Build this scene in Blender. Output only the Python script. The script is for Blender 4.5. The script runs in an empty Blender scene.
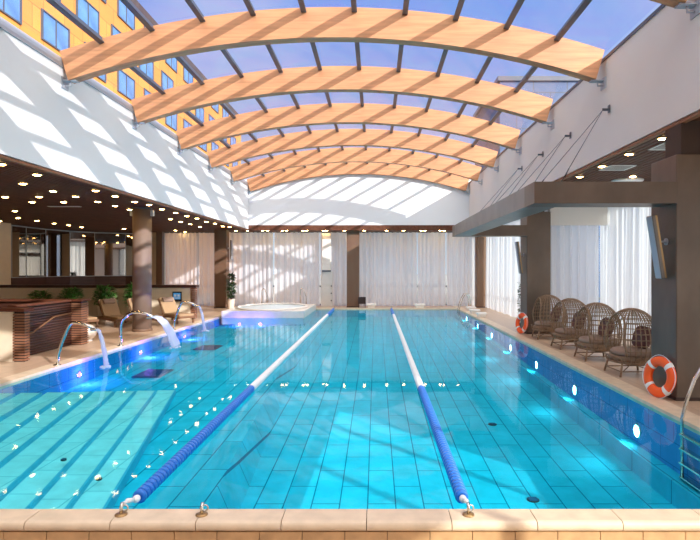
import bpy, math, random
from math import sin, cos, pi, sqrt, atan2, radians
from mathutils import Vector, Matrix
random.seed(7)
S = bpy.context.scene
COL = S.collection

# ------------------------------------------------------------------ camera
cam_d = bpy.data.cameras.new('camera')
cam = bpy.data.objects.new('camera', cam_d); COL.objects.link(cam)
cam.location = (0, 0, 1.9); cam.rotation_euler = (pi/2, 0, 0)
cam_d.sensor_width = 36; cam_d.lens = 540/700*36
cam_d.shift_x = -26/700; cam_d.shift_y = -2/700
cam_d.clip_start = 0.05; cam_d.clip_end = 500
S.camera = cam
# ------------------------------------------------------------------ world, sun, exposure
W = bpy.data.worlds.new('sky'); S.world = W; W.use_nodes = True
nt = W.node_tree; nt.nodes.clear()
out = nt.nodes.new('ShaderNodeOutputWorld'); bg = nt.nodes.new('ShaderNodeBackground')
tc = nt.nodes.new('ShaderNodeTexCoord'); sep = nt.nodes.new('ShaderNodeSeparateXYZ')
rmp = nt.nodes.new('ShaderNodeValToRGB')
rmp.color_ramp.elements[0].position = 0.0; rmp.color_ramp.elements[0].color = (0.80, 0.87, 1.0, 1)
rmp.color_ramp.elements[1].position = 0.42; rmp.color_ramp.elements[1].color = (0.27, 0.47, 1.0, 1)
nz = nt.nodes.new('ShaderNodeTexNoise'); nz.inputs['Scale'].default_value = 2.2; nz.inputs['Detail'].default_value = 5
cr = nt.nodes.new('ShaderNodeValToRGB'); cr.color_ramp.elements[0].position = .5; cr.color_ramp.elements[1].position = .85
mx = nt.nodes.new('ShaderNodeMix'); mx.data_type = 'RGBA'
mx.inputs['B'].default_value = (0.80, 0.80, 1.0, 1)
L = nt.links.new
L(tc.outputs['Generated'], sep.inputs[0]); L(sep.outputs['Z'], rmp.inputs[0])
L(tc.outputs['Generated'], nz.inputs['Vector']); L(nz.outputs['Fac'], cr.inputs[0])
L(cr.outputs['Color'], mx.inputs['Factor']); L(rmp.outputs['Color'], mx.inputs['A'])
sd = nt.nodes.new('ShaderNodeVectorMath'); sd.operation = 'DOT_PRODUCT'
sd.inputs[1].default_value = Vector((.55, -.65, 1.2)).normalized()
nrm = nt.nodes.new('ShaderNodeVectorMath'); nrm.operation = 'NORMALIZE'
gl = nt.nodes.new('ShaderNodeMapRange'); gl.interpolation_type = 'SMOOTHSTEP'      # bright sky added high behind the camera, to light the hall and pool
gl.inputs['From Min'].default_value = .15; gl.inputs['From Max'].default_value = .95; gl.inputs['To Min'].default_value = 0.85; gl.inputs['To Max'].default_value = 3.2
L(tc.outputs['Generated'], nrm.inputs[0]); L(nrm.outputs[0], sd.inputs[0]); L(sd.outputs['Value'], gl.inputs['Value']); L(gl.outputs[0], bg.inputs['Strength'])
wm = nt.nodes.new('ShaderNodeMix'); wm.data_type = 'RGBA'; wm.inputs['B'].default_value = (1.0, .93, .82, 1)
ws = nt.nodes.new('ShaderNodeMapRange'); ws.interpolation_type = 'SMOOTHSTEP'; ws.inputs['From Min'].default_value = .0; ws.inputs['From Max'].default_value = .8
L(sd.outputs['Value'], ws.inputs['Value']); L(ws.outputs[0], wm.inputs['Factor']); L(mx.outputs['Result'], wm.inputs['A'])
L(wm.outputs['Result'], bg.inputs['Color']); L(bg.outputs[0], out.inputs[0])
sun_d = bpy.data.lights.new('sun', 'SUN'); sun = bpy.data.objects.new('sun', sun_d); COL.objects.link(sun)
sun_d.energy = 5.5; sun_d.angle = radians(0.5); sun_d.color = (1.0, 0.95, 0.87)
sun.rotation_euler = Vector((-1.75, 1.754, -1.0)).to_track_quat('-Z', 'Y').to_euler()
sun.location = (20, -20, 20)
S.view_settings.view_transform = 'Standard'; S.view_settings.look = 'None'
S.view_settings.gamma = 1; S.view_settings.use_curve_mapping = False
S.view_settings.exposure = 0.08
S.cycles.use_denoising = True
S.cycles.transparent_max_bounces = 16
S.cycles.diffuse_bounces = 5; S.cycles.glossy_bounces = 10; S.cycles.max_bounces = 16
S.cycles.sample_clamp_indirect = 6.0

# ------------------------------------------------------------------ materials
def lin(c):
    return tuple(((v/255+.055)/1.055)**2.4 if v/255 > .04045 else v/255/12.92 for v in c)
def mat(name, col, rough=.5, metal=0., spec=.5, vary=0., vscale=(6, 6, 6), bump=0., bscale=40, emit=None, estr=0., coat=0.):
    m = bpy.data.materials.new(name); m.use_nodes = True
    n = m.node_tree; b = n.nodes['Principled BSDF']
    c = lin(col)
    b.inputs['Base Color'].default_value = (*c, 1); b.inputs['Roughness'].default_value = rough
    b.inputs['Metallic'].default_value = metal; b.inputs['Specular IOR Level'].default_value = spec
    b.inputs['Coat Weight'].default_value = coat
    t = n.nodes.new('ShaderNodeTexCoord')
    if vary:
        mp = n.nodes.new('ShaderNodeMapping'); mp.inputs['Scale'].default_value = vscale
        z = n.nodes.new('ShaderNodeTexNoise'); z.inputs['Scale'].default_value = 1; z.inputs['Detail'].default_value = 6
        r = n.nodes.new('ShaderNodeValToRGB')
        r.color_ramp.elements[0].position = .3; r.color_ramp.elements[1].position = .7
        r.color_ramp.elements[0].color = (*[v*(1-vary) for v in c], 1)
        r.color_ramp.elements[1].color = (*[min(1, v*(1+vary)) for v in c], 1)
        n.links.new(t.outputs['Object'], mp.inputs[0]); n.links.new(mp.outputs[0], z.inputs['Vector'])
        n.links.new(z.outputs['Fac'], r.inputs[0]); n.links.new(r.outputs[0], b.inputs['Base Color'])
    if bump:
        z2 = n.nodes.new('ShaderNodeTexNoise'); z2.inputs['Scale'].default_value = bscale; z2.inputs['Detail'].default_value = 4
        bp = n.nodes.new('ShaderNodeBump'); bp.inputs['Strength'].default_value = bump; bp.inputs['Distance'].default_value = .02
        n.links.new(t.outputs['Object'], z2.inputs['Vector']); n.links.new(z2.outputs['Fac'], bp.inputs['Height'])
        n.links.new(bp.outputs[0], b.inputs['Normal'])
    if emit:
        b.inputs['Emission Color'].default_value = (*lin(emit), 1); b.inputs['Emission Strength'].default_value = estr
    return m
def brick_mat(name, c1, c2, mortar, bw, rh, msize=.006, offset=.5, rot=(0, 0, 0), rough=.4, spec=.5, vary=.12, vs=3, bumpm=.3, loc=(0,0,0)):
    m = bpy.data.materials.new(name); m.use_nodes = True
    n = m.node_tree; b = n.nodes['Principled BSDF']; b.inputs['Roughness'].default_value = rough
    b.inputs['Specular IOR Level'].default_value = spec
    t = n.nodes.new('ShaderNodeTexCoord'); mp = n.nodes.new('ShaderNodeMapping'); mp.inputs['Rotation'].default_value = rot
    mp.inputs['Location'].default_value = loc
    k = n.nodes.new('ShaderNodeTexBrick'); k.offset = offset; k.inputs['Scale'].default_value = 1
    k.inputs['Color1'].default_value = (*lin(c1), 1); k.inputs['Color2'].default_value = (*lin(c2), 1); k.inputs['Mortar'].default_value = (*lin(mortar), 1)
    k.inputs['Brick Width'].default_value = bw; k.inputs['Row Height'].default_value = rh; k.inputs['Mortar Size'].default_value = msize
    k.inputs['Mortar Smooth'].default_value = .1
    z = n.nodes.new('ShaderNodeTexNoise'); z.inputs['Scale'].default_value = vs; z.inputs['Detail'].default_value = 6; z.inputs['Roughness'].default_value = .65
    hs = n.nodes.new('ShaderNodeMix'); hs.data_type = 'RGBA'; hs.blend_type = 'MULTIPLY'
    r = n.nodes.new('ShaderNodeValToRGB'); r.color_ramp.elements[0].position = .3; r.color_ramp.elements[1].position = .7
    r.color_ramp.elements[0].color = (1-vary*2, 1-vary*2, 1-vary*2, 1); r.color_ramp.elements[1].color = (1, 1, 1, 1)
    hs.inputs['Factor'].default_value = 1
    K = n.links.new
    K(t.outputs['Object'], mp.inputs[0]); K(mp.outputs[0], k.inputs['Vector']); K(t.outputs['Object'], z.inputs['Vector'])
    K(z.outputs['Fac'], r.inputs[0]); K(k.outputs['Color'], hs.inputs['A']); K(r.outputs[0], hs.inputs['B'])
    K(hs.outputs['Result'], b.inputs['Base Color'])
    bp = n.nodes.new('ShaderNodeBump'); bp.inputs['Strength'].default_value = bumpm; bp.inputs['Distance'].default_value = .004; bp.invert = True
    K(k.outputs['Fac'], bp.inputs['Height']); K(bp.outputs[0], b.inputs['Normal'])
    return m
def sheer_mat(name, col, clear, trans):
    m = bpy.data.materials.new(name); m.use_nodes = True; n = m.node_tree; n.nodes.clear()
    o = n.nodes.new('ShaderNodeOutputMaterial'); d = n.nodes.new('ShaderNodeBsdfDiffuse'); t = n.nodes.new('ShaderNodeBsdfTranslucent')
    p = n.nodes.new('ShaderNodeBsdfTransparent'); a = n.nodes.new('ShaderNodeMixShader'); b = n.nodes.new('ShaderNodeMixShader')
    for x in (d, t): x.inputs['Color'].default_value = (*lin(col), 1)
    a.inputs[0].default_value = trans; b.inputs[0].default_value = clear
    K = n.links.new; K(d.outputs[0], a.inputs[1]); K(t.outputs[0], a.inputs[2]); K(a.outputs[0], b.inputs[1]); K(p.outputs[0], b.inputs[2]); K(b.outputs[0], o.inputs[0])
    return m
def glass_mat(name, tint, ior=1.45, rough=.0, bump=None, tint2=None, power=5):
    m = bpy.data.materials.new(name); m.use_nodes = True; n = m.node_tree; n.nodes.clear()
    o = n.nodes.new('ShaderNodeOutputMaterial'); p = n.nodes.new('ShaderNodeBsdfTransparent'); g = n.nodes.new('ShaderNodeBsdfGlossy')
    a = n.nodes.new('ShaderNodeMixShader'); f = n.nodes.new('ShaderNodeLayerWeight'); f.inputs['Blend'].default_value = .5
    w = n.nodes.new('ShaderNodeMath'); w.operation = 'POWER'; w.inputs[1].default_value = power       # Schlick, alike from both sides
    q = n.nodes.new('ShaderNodeMapRange'); f0 = ((ior-1)/(ior+1))**2; q.inputs['To Min'].default_value = f0; q.inputs['To Max'].default_value = 1
    p.inputs['Color'].default_value = (*tint, 1); g.inputs['Roughness'].default_value = rough
    K = n.links.new; K(f.outputs['Facing'], w.inputs[0]); K(w.outputs[0], q.inputs['Value']); K(q.outputs[0], a.inputs[0])
    K(p.outputs[0], a.inputs[1]); K(g.outputs[0], a.inputs[2]); K(a.outputs[0], o.inputs[0])
    t = n.nodes.new('ShaderNodeTexCoord')
    if tint2:
        z = n.nodes.new('ShaderNodeTexNoise'); z.inputs['Scale'].default_value = .9; z.inputs['Detail'].default_value = 3; z.inputs['Distortion'].default_value = 1.2
        r = n.nodes.new('ShaderNodeValToRGB'); r.color_ramp.elements[0].position = .38; r.color_ramp.elements[1].position = .62
        r.color_ramp.elements[0].color = (*tint, 1); r.color_ramp.elements[1].color = (*tint2, 1)
        K(t.outputs['Object'], z.inputs['Vector']); K(z.outputs['Fac'], r.inputs[0]); K(r.outputs[0], p.inputs['Color'])
    if bump:
        sc_, st = bump
        z = n.nodes.new('ShaderNodeTexNoise'); z.inputs['Scale'].default_value = sc_; z.inputs['Detail'].default_value = 2
        b = n.nodes.new('ShaderNodeBump'); b.inputs['Strength'].default_value = st; b.inputs['Distance'].default_value = .02
        K(t.outputs['Object'], z.inputs['Vector']); K(z.outputs['Fac'], b.inputs['Height']); K(b.outputs[0], f.inputs['Normal']); K(b.outputs[0], g.inputs['Normal'])
    return m
def emis_mat(name, col, st):
    m = bpy.data.materials.new(name); m.use_nodes = True; n = m.node_tree; n.nodes.clear()
    o = n.nodes.new('ShaderNodeOutputMaterial'); e = n.nodes.new('ShaderNodeEmission'); e.inputs[0].default_value = (*lin(col), 1); e.inputs[1].default_value = st
    n.links.new(e.outputs[0], o.inputs[0]); return m

M = dict(
    plaster=mat('plaster', (226, 228, 230), .8, vary=.03, vscale=(.6, .6, .6), bump=.05, bscale=14),
    plaster_warm=mat('plaster_warm', (228, 221, 212), .8, vary=.03, vscale=(.6, .6, .6), bump=.05, bscale=14),
    cream=mat('cream', (222, 205, 178), .7, vary=.03),
    pine=mat('pine', (200, 143, 101), .55, vary=.2, vscale=(1.2, 14, 16), bump=.05, bscale=30),
    steel=mat('steel', (92, 98, 108), .4, .3),
    steel_light=mat('steel_light', (175, 180, 188), .45, .2),
    inox=mat('inox', (215, 212, 205), .18, 1.0),
    brass=mat('brass', (180, 145, 100), .35, .8),
    bronze=mat('bronze', (100, 84, 72), .42, .35, vary=.22, vscale=(2.2, 2.2, 1.2), bump=.05, bscale=8),
    bronze_grey=mat('bronze_grey', (120, 112, 106), .4, .35, vary=.2, vscale=(2, 2, 2), bump=.05, bscale=8),
    col_brown=mat('col_brown', (112, 84, 64), .55, vary=.08, vscale=(5, 5, 1)),
    col_round=mat('col_round', (124, 104, 92), .6, vary=.08, vscale=(5, 5, 1)),
    slat=mat('slat', (98, 62, 46), .6, spec=.15, vary=.25, vscale=(9, 1, 9)),
    slat_dark=mat('slat_dark', (52, 34, 27), .6),
    slat_red=mat('slat_red', (140, 98, 74), .6, spec=.15, vary=.2, vscale=(2, 2, 20)),
    wenge=mat('wenge', (72, 42, 32), .4, vary=.25, vscale=(1.5, 1.5, 16)),
    bar_top=mat('bar_top', (98, 56, 40), .55, spec=.2, vary=.2, vscale=(2, 8, 8)),
    orange_panel=brick_mat('orange_panel', (234, 158, 76), (224, 144, 70), (170, 110, 60), 2.6, 1.7, .03, .5, (-pi/2, -pi/2, 0), .6, vary=.06, vs=.3),
    far_glass=mat('far_glass', (96, 138, 190), .12, .0, .8, vary=.25, vscale=(.6, .6, .6)),
    grey_build=brick_mat('grey_build', (84, 104, 140), (76, 96, 132), (80, 90, 110), 3, 3.2, .06, .5, (pi/2, 0, 0), .6, vary=.05),
    pale_build=mat('pale_build', (196, 196, 200), .8),
    asphalt=mat('asphalt', (150, 150, 150), .9, vary=.1),
    deck=brick_mat('deck', (205, 176, 148), (196, 166, 138), (160, 134, 110), 1.2, .6, .004, .5, (0, 0, pi/2), .35, vary=.07, vs=5),
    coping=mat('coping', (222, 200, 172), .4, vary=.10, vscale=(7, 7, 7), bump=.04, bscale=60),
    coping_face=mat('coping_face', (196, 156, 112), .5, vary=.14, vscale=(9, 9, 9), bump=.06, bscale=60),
    grout=mat('grout', (120, 92, 66), .8),
    pool_floor=brick_mat('pool_floor', (66, 206, 226), (54, 200, 222), (24, 128, 156), 1.0, .336, .008, .5, (0, 0, pi/2), .6, .0, vary=.12, vs=2.2, loc=(0, .1, 0)),
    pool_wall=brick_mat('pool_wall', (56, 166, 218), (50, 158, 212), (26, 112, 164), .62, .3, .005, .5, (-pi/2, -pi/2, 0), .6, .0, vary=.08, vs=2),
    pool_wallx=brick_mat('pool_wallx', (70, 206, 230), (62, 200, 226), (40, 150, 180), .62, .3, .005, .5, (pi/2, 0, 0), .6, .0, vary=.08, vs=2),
    step_tile=brick_mat('step_tile', (222, 244, 240), (214, 240, 236), (110, 190, 196), .62, .7, .005, .5, (0, 0, pi/2), .6, .0, vary=.1, vs=3),
    step_nose=mat('step_nose', (70, 180, 206), .5, vary=.08),
    curtain=sheer_mat('curtain', (240, 242, 246), .10, .55),
    curtain_blue=sheer_mat('curtain_blue', (240, 243, 250), .05, .6),
    roof_glass=glass_mat('roof_glass', (.95, .97, 1.0), 1.18, 0, None, (.96, .94, 1.0), power=7),
    clear_glass=glass_mat('clear_glass', (.94, .97, .97), 1.25),
    water=glass_mat('water', (.42, .93, 1.0), 1.2, .03, (2.2, .05), power=8),
    foam=mat('foam', (225, 242, 250), .35, vary=.05, vscale=(12, 12, 12), bump=.3, bscale=9),
    jet=sheer_mat('jet', (240, 246, 255), .22, .5),
    tub=mat('tub', (228, 222, 214), .4, vary=.05),
    mirror=mat('mirror', (190, 184, 176), .03, 1.0),
    rope_blue=mat('rope_blue', (36, 118, 214), .35),
    rope_white=mat('rope_white', (238, 240, 242), .4),
    cable=mat('cable', (60, 60, 62), .4, .8),
    orange=mat('orange', (255, 98, 30), .4),
    white=mat('white', (238, 236, 232), .4),
    rattan=mat('rattan', (138, 110, 84), .55, vary=.2, vscale=(20, 20, 20)),
    cushion=mat('cushion', (150, 126, 110), .85, bump=.1, bscale=90),
    pillow=mat('pillow', (108, 74, 70), .85, bump=.1, bscale=90),
    lounge_wood=mat('lounge_wood', (120, 84, 56), .5, vary=.15, vscale=(4, 4, 4)),
    lounge_pad=mat('lounge_pad', (168, 138, 104), .85, bump=.1, bscale=80),
    leaf=mat('leaf', (86, 136, 62), .45, vary=.4, vscale=(8, 8, 8)),
    leaf_dark=mat('leaf_dark', (48, 84, 46), .45, vary=.4, vscale=(8, 8, 8)),
    bark=mat('bark', (90, 70, 50), .8),
    pot=mat('pot', (228, 214, 196), .5),
    black=mat('black', (28, 26, 26), .4),
    dark_box=mat('dark_box', (48, 34, 32), .5),
    grate=mat('grate', (20, 84, 120), .5),
    screen=mat('screen', (30, 70, 110), .2, emit=(70, 140, 190), estr=.8),
    panel_grey=mat('panel_grey', (206, 204, 200), .5),
    lamp=emis_mat('lamp', (255, 204, 126), 48.0),
    uw_lamp=emis_mat('uw_lamp', (200, 240, 255), 26.0),
    violet_lamp=emis_mat('violet_lamp', (176, 84, 255), 9.0),
)

# ------------------------------------------------------------------ mesh helpers
class MB:
    def __init__(s): s.v = []; s.f = []; s.sm = []
    def add(s, v, f, smooth=False):
        o = len(s.v); s.v += [tuple(p) for p in v]; s.f += [tuple(i+o for i in q) for q in f]; s.sm += [smooth]*len(f); return s
    def box(s, x0, x1, y0, y1, z0, z1):
        v = [(x, y, z) for x in (x0, x1) for y in (y0, y1) for z in (z0, z1)]
        return s.add(v, [(0, 1, 3, 2), (4, 6, 7, 5), (0, 4, 5, 1), (2, 3, 7, 6), (0, 2, 6, 4), (1, 5, 7, 3)])
    def bbox(s, x0, x1, y0, y1, z0, z1, b=.01):     # box with chamfered vertical and top edges
        def ring(d, z): return [(x0+d, y0+b, z), (x0+b, y0+d, z), (x1-b, y0+d, z), (x1-d, y0+b, z), (x1-d, y1-b, z), (x1-b, y1-d, z), (x0+b, y1-d, z), (x0+d, y1-b, z)]
        R = [ring(b*.6, z0), ring(0, z0+b), ring(0, z1-b), ring(b*.6, z1)]
        v = sum(R, []); f = [tuple(range(7, -1, -1)), tuple(24+i for i in range(8))]
        for k in range(3):
            for i in range(8): f.append((k*8+i, k*8+(i+1) % 8, k*8+8+(i+1) % 8, k*8+8+i))
        return s.add(v, f)
    def prism(s, poly, h0, h1, axis='y'):            # polygon (a,b) extruded along an axis
        n = len(poly)
        def P(a, b, h): return {'y': (a, h, b), 'x': (h, a, b), 'z': (a, b, h)}[axis]
        v = [P(a, b, h0) for a, b in poly]+[P(a, b, h1) for a, b in poly]
        return s.add(v, [tuple(range(n)), tuple(range(2*n-1, n-1, -1))]+[(i, n+i, n+(i+1) % n, (i+1) % n) for i in range(n)])
    def tube(s, pts, r, n=8, closed=False, cap=True):
        P = [Vector(p) for p in pts]; m = len(P)
        rs = r if isinstance(r, (list, tuple)) else [r]*m
        T = []
        for i in range(m):
            a = P[i-1] if (i or closed) else P[0]; b = P[(i+1) % m] if (i < m-1 or closed) else P[-1]
            d = b-a; T.append(d.normalized() if d.length > 1e-9 else Vector((0, 0, 1)))
        u = T[0].orthogonal().normalized(); v = []
        for i in range(m):
            u = (u-T[i]*u.dot(T[i])); u = u.normalized() if u.length > 1e-6 else T[i].orthogonal().normalized()
            w = T[i].cross(u)
            for k in range(n):
                a = 2*pi*k/n; v.append(P[i]+(u*cos(a)+w*sin(a))*rs[i])
        f = []
        for i in range(m if closed else m-1):
            j = (i+1) % m
            for k in range(n): f.append((i*n+k, i*n+(k+1) % n, j*n+(k+1) % n, j*n+k))
        if cap and not closed: f += [tuple(range(n-1, -1, -1)), tuple((m-1)*n+k for k in range(n))]
        return s.add(v, f, True)
    def lathe(s, prof, c=(0, 0, 0), n=24, a0=0, sx=1, sy=1):   # (r,z) profile round z
        v = []; m = len(prof)
        for r, z in prof:
            for k in range(n):
                a = a0+2*pi*k/n; v.append((c[0]+r*cos(a)*sx, c[1]+r*sin(a)*sy, c[2]+z))
        f = [(i*n+k, i*n+(k+1) % n, (i+1)*n+(k+1) % n, (i+1)*n+k) for i in range(m-1) for k in range(n)]
        if prof[0][0] > 1e-6: f.append(tuple(range(n-1, -1, -1)))
        if prof[-1][0] > 1e-6: f.append(tuple((m-1)*n+k for k in range(n)))
        return s.add(v, f, True)
    def torus(s, R, r, n=40, k=14, mtx=None, a0=0., a1=2*pi, ry=None):
        full = abs(a1-a0-2*pi) < 1e-6; N = n if full else n+1; v = []
        for i in range(N):
            a = a0+(a1-a0)*i/n
            for j in range(k):
                b = 2*pi*j/k; p = Vector(((R+r*cos(b))*cos(a), (R+r*cos(b))*sin(a), (ry or r)*sin(b)))
                v.append(mtx @ p if mtx else p)
        f = [(i*k+j, ((i+1) % N)*k+j, ((i+1) % N)*k+(j+1) % k, i*k+(j+1) % k) for i in range(n) for j in range(k)]
        return s.add(v, f, True)
    def ellipsoid(s, c, r, n=16, m=10, p=1.0):
        v = []; 
        def sg(t, e): return math.copysign(abs(t)**e, t)
        for i in range(m+1):
            th = -pi/2+pi*i/m
            for k in range(n):
                a = 2*pi*k/n
                v.append((c[0]+r[0]*sg(cos(th), p)*sg(cos(a), p), c[1]+r[1]*sg(cos(th), p)*sg(sin(a), p), c[2]+r[2]*sg(sin(th), p)))
        f = [(i*n+k, i*n+(k+1) % n, (i+1)*n+(k+1) % n, (i+1)*n+k) for i in range(m) for k in range(n)]
        return s.add(v, f, True)
    def xform(s, mtx):
        s.v = [tuple(mtx @ Vector(p)) for p in s.v]; return s
    def build(s, name, m, parent=None, loc=None, kind=None, label=None):
        me = bpy.data.meshes.new(name); me.from_pydata(s.v, [], s.f); me.validate(); me.update()
        me.polygons.foreach_set('use_smooth', s.sm[:len(me.polygons)] if len(s.sm) >= len(me.polygons) else [False]*len(me.polygons))
        import bmesh
        bm = bmesh.new(); bm.from_mesh(me); bmesh.ops.recalc_face_normals(bm, faces=bm.faces); bm.to_mesh(me); bm.free()
        me.materials.append(M[m] if isinstance(m, str) else m)
        o = bpy.data.objects.new(name, me); COL.objects.link(o)
        if parent: o.parent = parent
        if loc: o.location = loc
        if kind: o['kind'] = kind
        if label: o['label'] = label
        return o
def tag(o, label, cat, group=None):
    o['label'] = label; o['category'] = cat
    if group: o['group'] = group
    return o
def thing(name, label, cat, loc=(0, 0, 0), rz=0, group=None):
    o = bpy.data.objects.new(name, None); o.empty_display_size = .1; COL.objects.link(o)
    o.location = loc; o.rotation_euler = (0, 0, rz); return tag(o, label, cat, group)
def struct(mb, name, m): return mb.build(name, m, kind='structure')
def dup(root, loc, rz, label=None, scale=None):
    def cp(o, par):
        c = o.copy(); COL.objects.link(c); c.parent = par
        for ch in o.children: cp(ch, c)
        return c
    r = cp(root, None); r.location = loc; r.rotation_euler = (0, 0, rz)
    if label: r['label'] = label
    if scale: r.scale = scale
    return r
ORD = ['first', 'second', 'third', 'fourth', 'fifth', 'sixth', 'seventh', 'eighth', 'ninth', 'tenth', 'eleventh', 'twelfth']

# ------------------------------------------------------------------ dimensions
XL, XR, YB = -5.95, 4.35, 25.2            # upper hall walls
ZL, ZR = 3.68, 4.0                        # soffit heights left and right
PX0, PX1, PY0, PY1 = -6.0, 3.755, 4.2, 24.75   # pool
DZ = .04                                  # deck level above the water
YF = -6.0                                 # wall behind the camera
CX, CZ, RG = -.80, 6.86-16.6, 16.6        # roof arc
def arc_z(x, R): return CZ+sqrt(R*R-(x-CX)**2)

# ------------------------------------------------------------------ room shell
b = MB(); b.box(-15.2, PX0-.3, 3.9, 28, DZ-.3, DZ); b.box(PX1+.3, 8, 3.9, 28, DZ-.3, DZ)
b.box(PX0-.3, PX1+.3, PY1+.3, 28, DZ-.3, DZ); b.box(-15.2, 8, YF-.3, 3.9, -.62, -.45)
struct(b, 'floor', 'deck')
# pool coping strips
b = MB()
def stones(b, along, a0, a1, c0, c1, z0, z1, step):
    n = max(1, round((a1-a0)/step)); st = (a1-a0)/n
    for i in range(n):
        s0, s1 = a0+i*st+.002, a0+(i+1)*st-.002
        if along == 'y': b.box(c0, c1, s0, s1, z0, z1)
        else: b.box(s0, s1, c0, c1, z0, z1)
stones(b, 'y', PY0+.0, 28, PX0-.297, PX0, -.04, DZ+.005, .62)
stones(b, 'y', PY0+.0, 28, PX1, PX1+.297, -.04, DZ+.005, .62)
stones(b, 'x', PX0, PX1, PY1, PY1+.297, -.04, DZ+.005, .62)
struct(b, 'trim_1', 'coping')
# near coping with bullnose, and tiled face below
b = MB()
prof = [(4.19, -.06), (4.19, .03), (4.035, .03)]+[(4.005-.035*sin(a), -.008+.038*cos(a)) for a in [pi*k/8 for k in range(0, 9)]]+[(4.03, -.05)]
st = .63; x = -7.0
while x < 4.6:
    b.prism(prof, x+.003, x+st-.003, 'x'); x += st
struct(b, 'trim_2', 'coping')
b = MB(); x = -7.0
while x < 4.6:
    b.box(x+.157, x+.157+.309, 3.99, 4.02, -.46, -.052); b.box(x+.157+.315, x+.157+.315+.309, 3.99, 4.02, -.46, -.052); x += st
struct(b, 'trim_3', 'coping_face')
b = MB(); b.box(-7.2, 4.9, 4.005, 4.19, -.62, -.06); b.box(-7.0, 4.66, 4.05, 4.185, -.06, .022); struct(b, 'wall_pool_front', 'grout')

# pool basin: floor with a shallower left shelf, walls, ledge on the right
SH = [(-1.87, 5.9), (-2.8, 19.9)]
def shx(y): return SH[0][0]+(y-SH[0][1])*(SH[1][0]-SH[0][0])/(SH[1][1]-SH[0][1])
b = MB()
YS = [(PY0-.1, -.98, -.54), (7, -.93, -.52), (9, -.87, -.49), (11, -.80, -.46), (13, -.73, -.40), (18, -.54, -.33), (PY1+.1, -.33, -.27)]   # the floor rises towards the far end
def zfl(y, c=1):
    for p, q in zip(YS[:-1], YS[1:]):
        if y <= q[0]: return p[c]+(q[c]-p[c])*(y-p[0])/(q[0]-p[0])
    return YS[-1][c]
v = []
for y, zd, zs in YS: v += [(PX0-.1, y, zs), (shx(y), y, zs), (shx(y)+.12, y, zs), (shx(y)+.3, y, zd), (PX1+.1, y, zd)]
for o5 in range(0, 5*(len(YS)-1), 5):
    for k in range(4): b.f.append((o5+k, o5+k+1, o5+k+6, o5+k+5))
b.v += v; b.sm += [False]*len(b.f)
b.add([(PX0-.1, PY0-.1, -1.2), (PX1+.1, PY0-.1, -1.2), (PX1+.1, PY1+.1, -1.2), (PX0-.1, PY1+.1, -1.2)], [(0, 1, 2, 3)])
struct(b, 'floor_pool', 'pool_floor')
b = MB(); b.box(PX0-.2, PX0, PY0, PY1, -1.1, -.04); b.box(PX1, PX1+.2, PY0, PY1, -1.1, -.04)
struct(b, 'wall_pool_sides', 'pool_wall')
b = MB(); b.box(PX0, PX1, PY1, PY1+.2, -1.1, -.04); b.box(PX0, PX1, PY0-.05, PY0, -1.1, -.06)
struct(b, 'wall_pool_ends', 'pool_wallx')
b = MB(); b.prism([(PY0, -.66), (7, -.65), (12, -.53), (18, -.36), (PY1, -.22), (PY1, -1.05), (PY0, -1.05)], PX1-.2, PX1-.001, 'x'); struct(b, 'trim_10', 'pool_floor')
# water
b = MB(); b.add([(PX0, PY0-.01, 0), (PX1, PY0-.01, 0), (PX1, PY1, 0), (PX0, PY1, 0)], [(0, 1, 2, 3)])
wo = struct(b, 'pool_water', 'water')

# upper walls
b = MB(); b.box(XL-.25, XL, YF, YB, ZL+.036, 5.70); struct(b, 'wall_left', 'plaster')
b = MB(); b.box(XR, XR+.25, YF, YB, ZR+.036, 5.84); struct(b, 'wall_right', 'plaster_warm')
def gable(y0, y1, z0):
    xs = [XL-.25+(XR-XL+.5)*k/40 for k in range(41)]
    return MB().prism([(xs[0], z0), (xs[-1], z0)]+[(x, arc_z(max(XL, min(XR, x)), RG)-.03) for x in reversed(xs)], y0, y1, 'y')
struct(gable(YB, YB+.2, 3.72), 'wall_back', 'plaster')
struct(gable(YF-.25, YF, -.6), 'wall_front', 'plaster')
b = MB(); b.box(-15.2, XL-.25, YF-.25, YF, -.6, .1); b.box(XR+.25, 8, YF-.25, YF, -.6, 4.2); struct(b, 'wall_front_sides', 'plaster')
# gutters (metal flashing) along the roof edges
b = MB(); b.prism([(XL-.3, 5.70), (XL+.03, 5.70), (XL+.03, 5.76), (XL-.02, 5.90), (XL-.3, 5.90)], YF, YB, 'y'); struct(b, 'trim_4', 'steel_light')
b = MB(); b.prism([(XR+.3, 5.84), (XR-.02, 5.84), (XR-.02, 5.90), (XR+.3, 5.92)], YF, YB, 'y'); struct(b, 'trim_5', 'steel')
# soffits with slats
def slats(b, x0, x1, y0, y1, z, w=.09, gap=.03):
    x = x0
    while x < x1-.02:
        b.box(x, min(x+w, x1), y0, y1, z, z+.035); x += w+gap
b = MB(); slats(b, -15, XL-.06, YF, 27.4, ZL); sl = struct(b, 'ceiling_left', 'slat')
b = MB(); b.box(-15.2, XL-.25, YF, 27.4, ZL+.05, ZL+.25); struct(b, 'ceiling_left_backing', 'slat_dark')
b = MB(); slats(b, XR+.06, 7.2, YF, 16.2, ZR); slats(b, XR+.06, 5.7, 16.2, 27.4, ZR); struct(b, 'ceiling_right', 'slat')
b = MB(); b.box(XR+.25, 7.6, YF, 16.4, ZR+.05, ZR+.25); b.box(XR+.25, 6, 16.4, 27.4, ZR+.05, ZR+.25); struct(b, 'ceiling_right_backing', 'slat_dark')
b = MB(); b.box(XL-.06, XR+.06, YB-.01, 27.4, 3.70, 3.9); struct(b, 'ceiling_back', 'slat')
b = MB(); b.box(XL-.07, XL+.012, YF, YB, ZL-.035, ZL+.01); struct(b, 'trim_6', 'slat_red')
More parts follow.
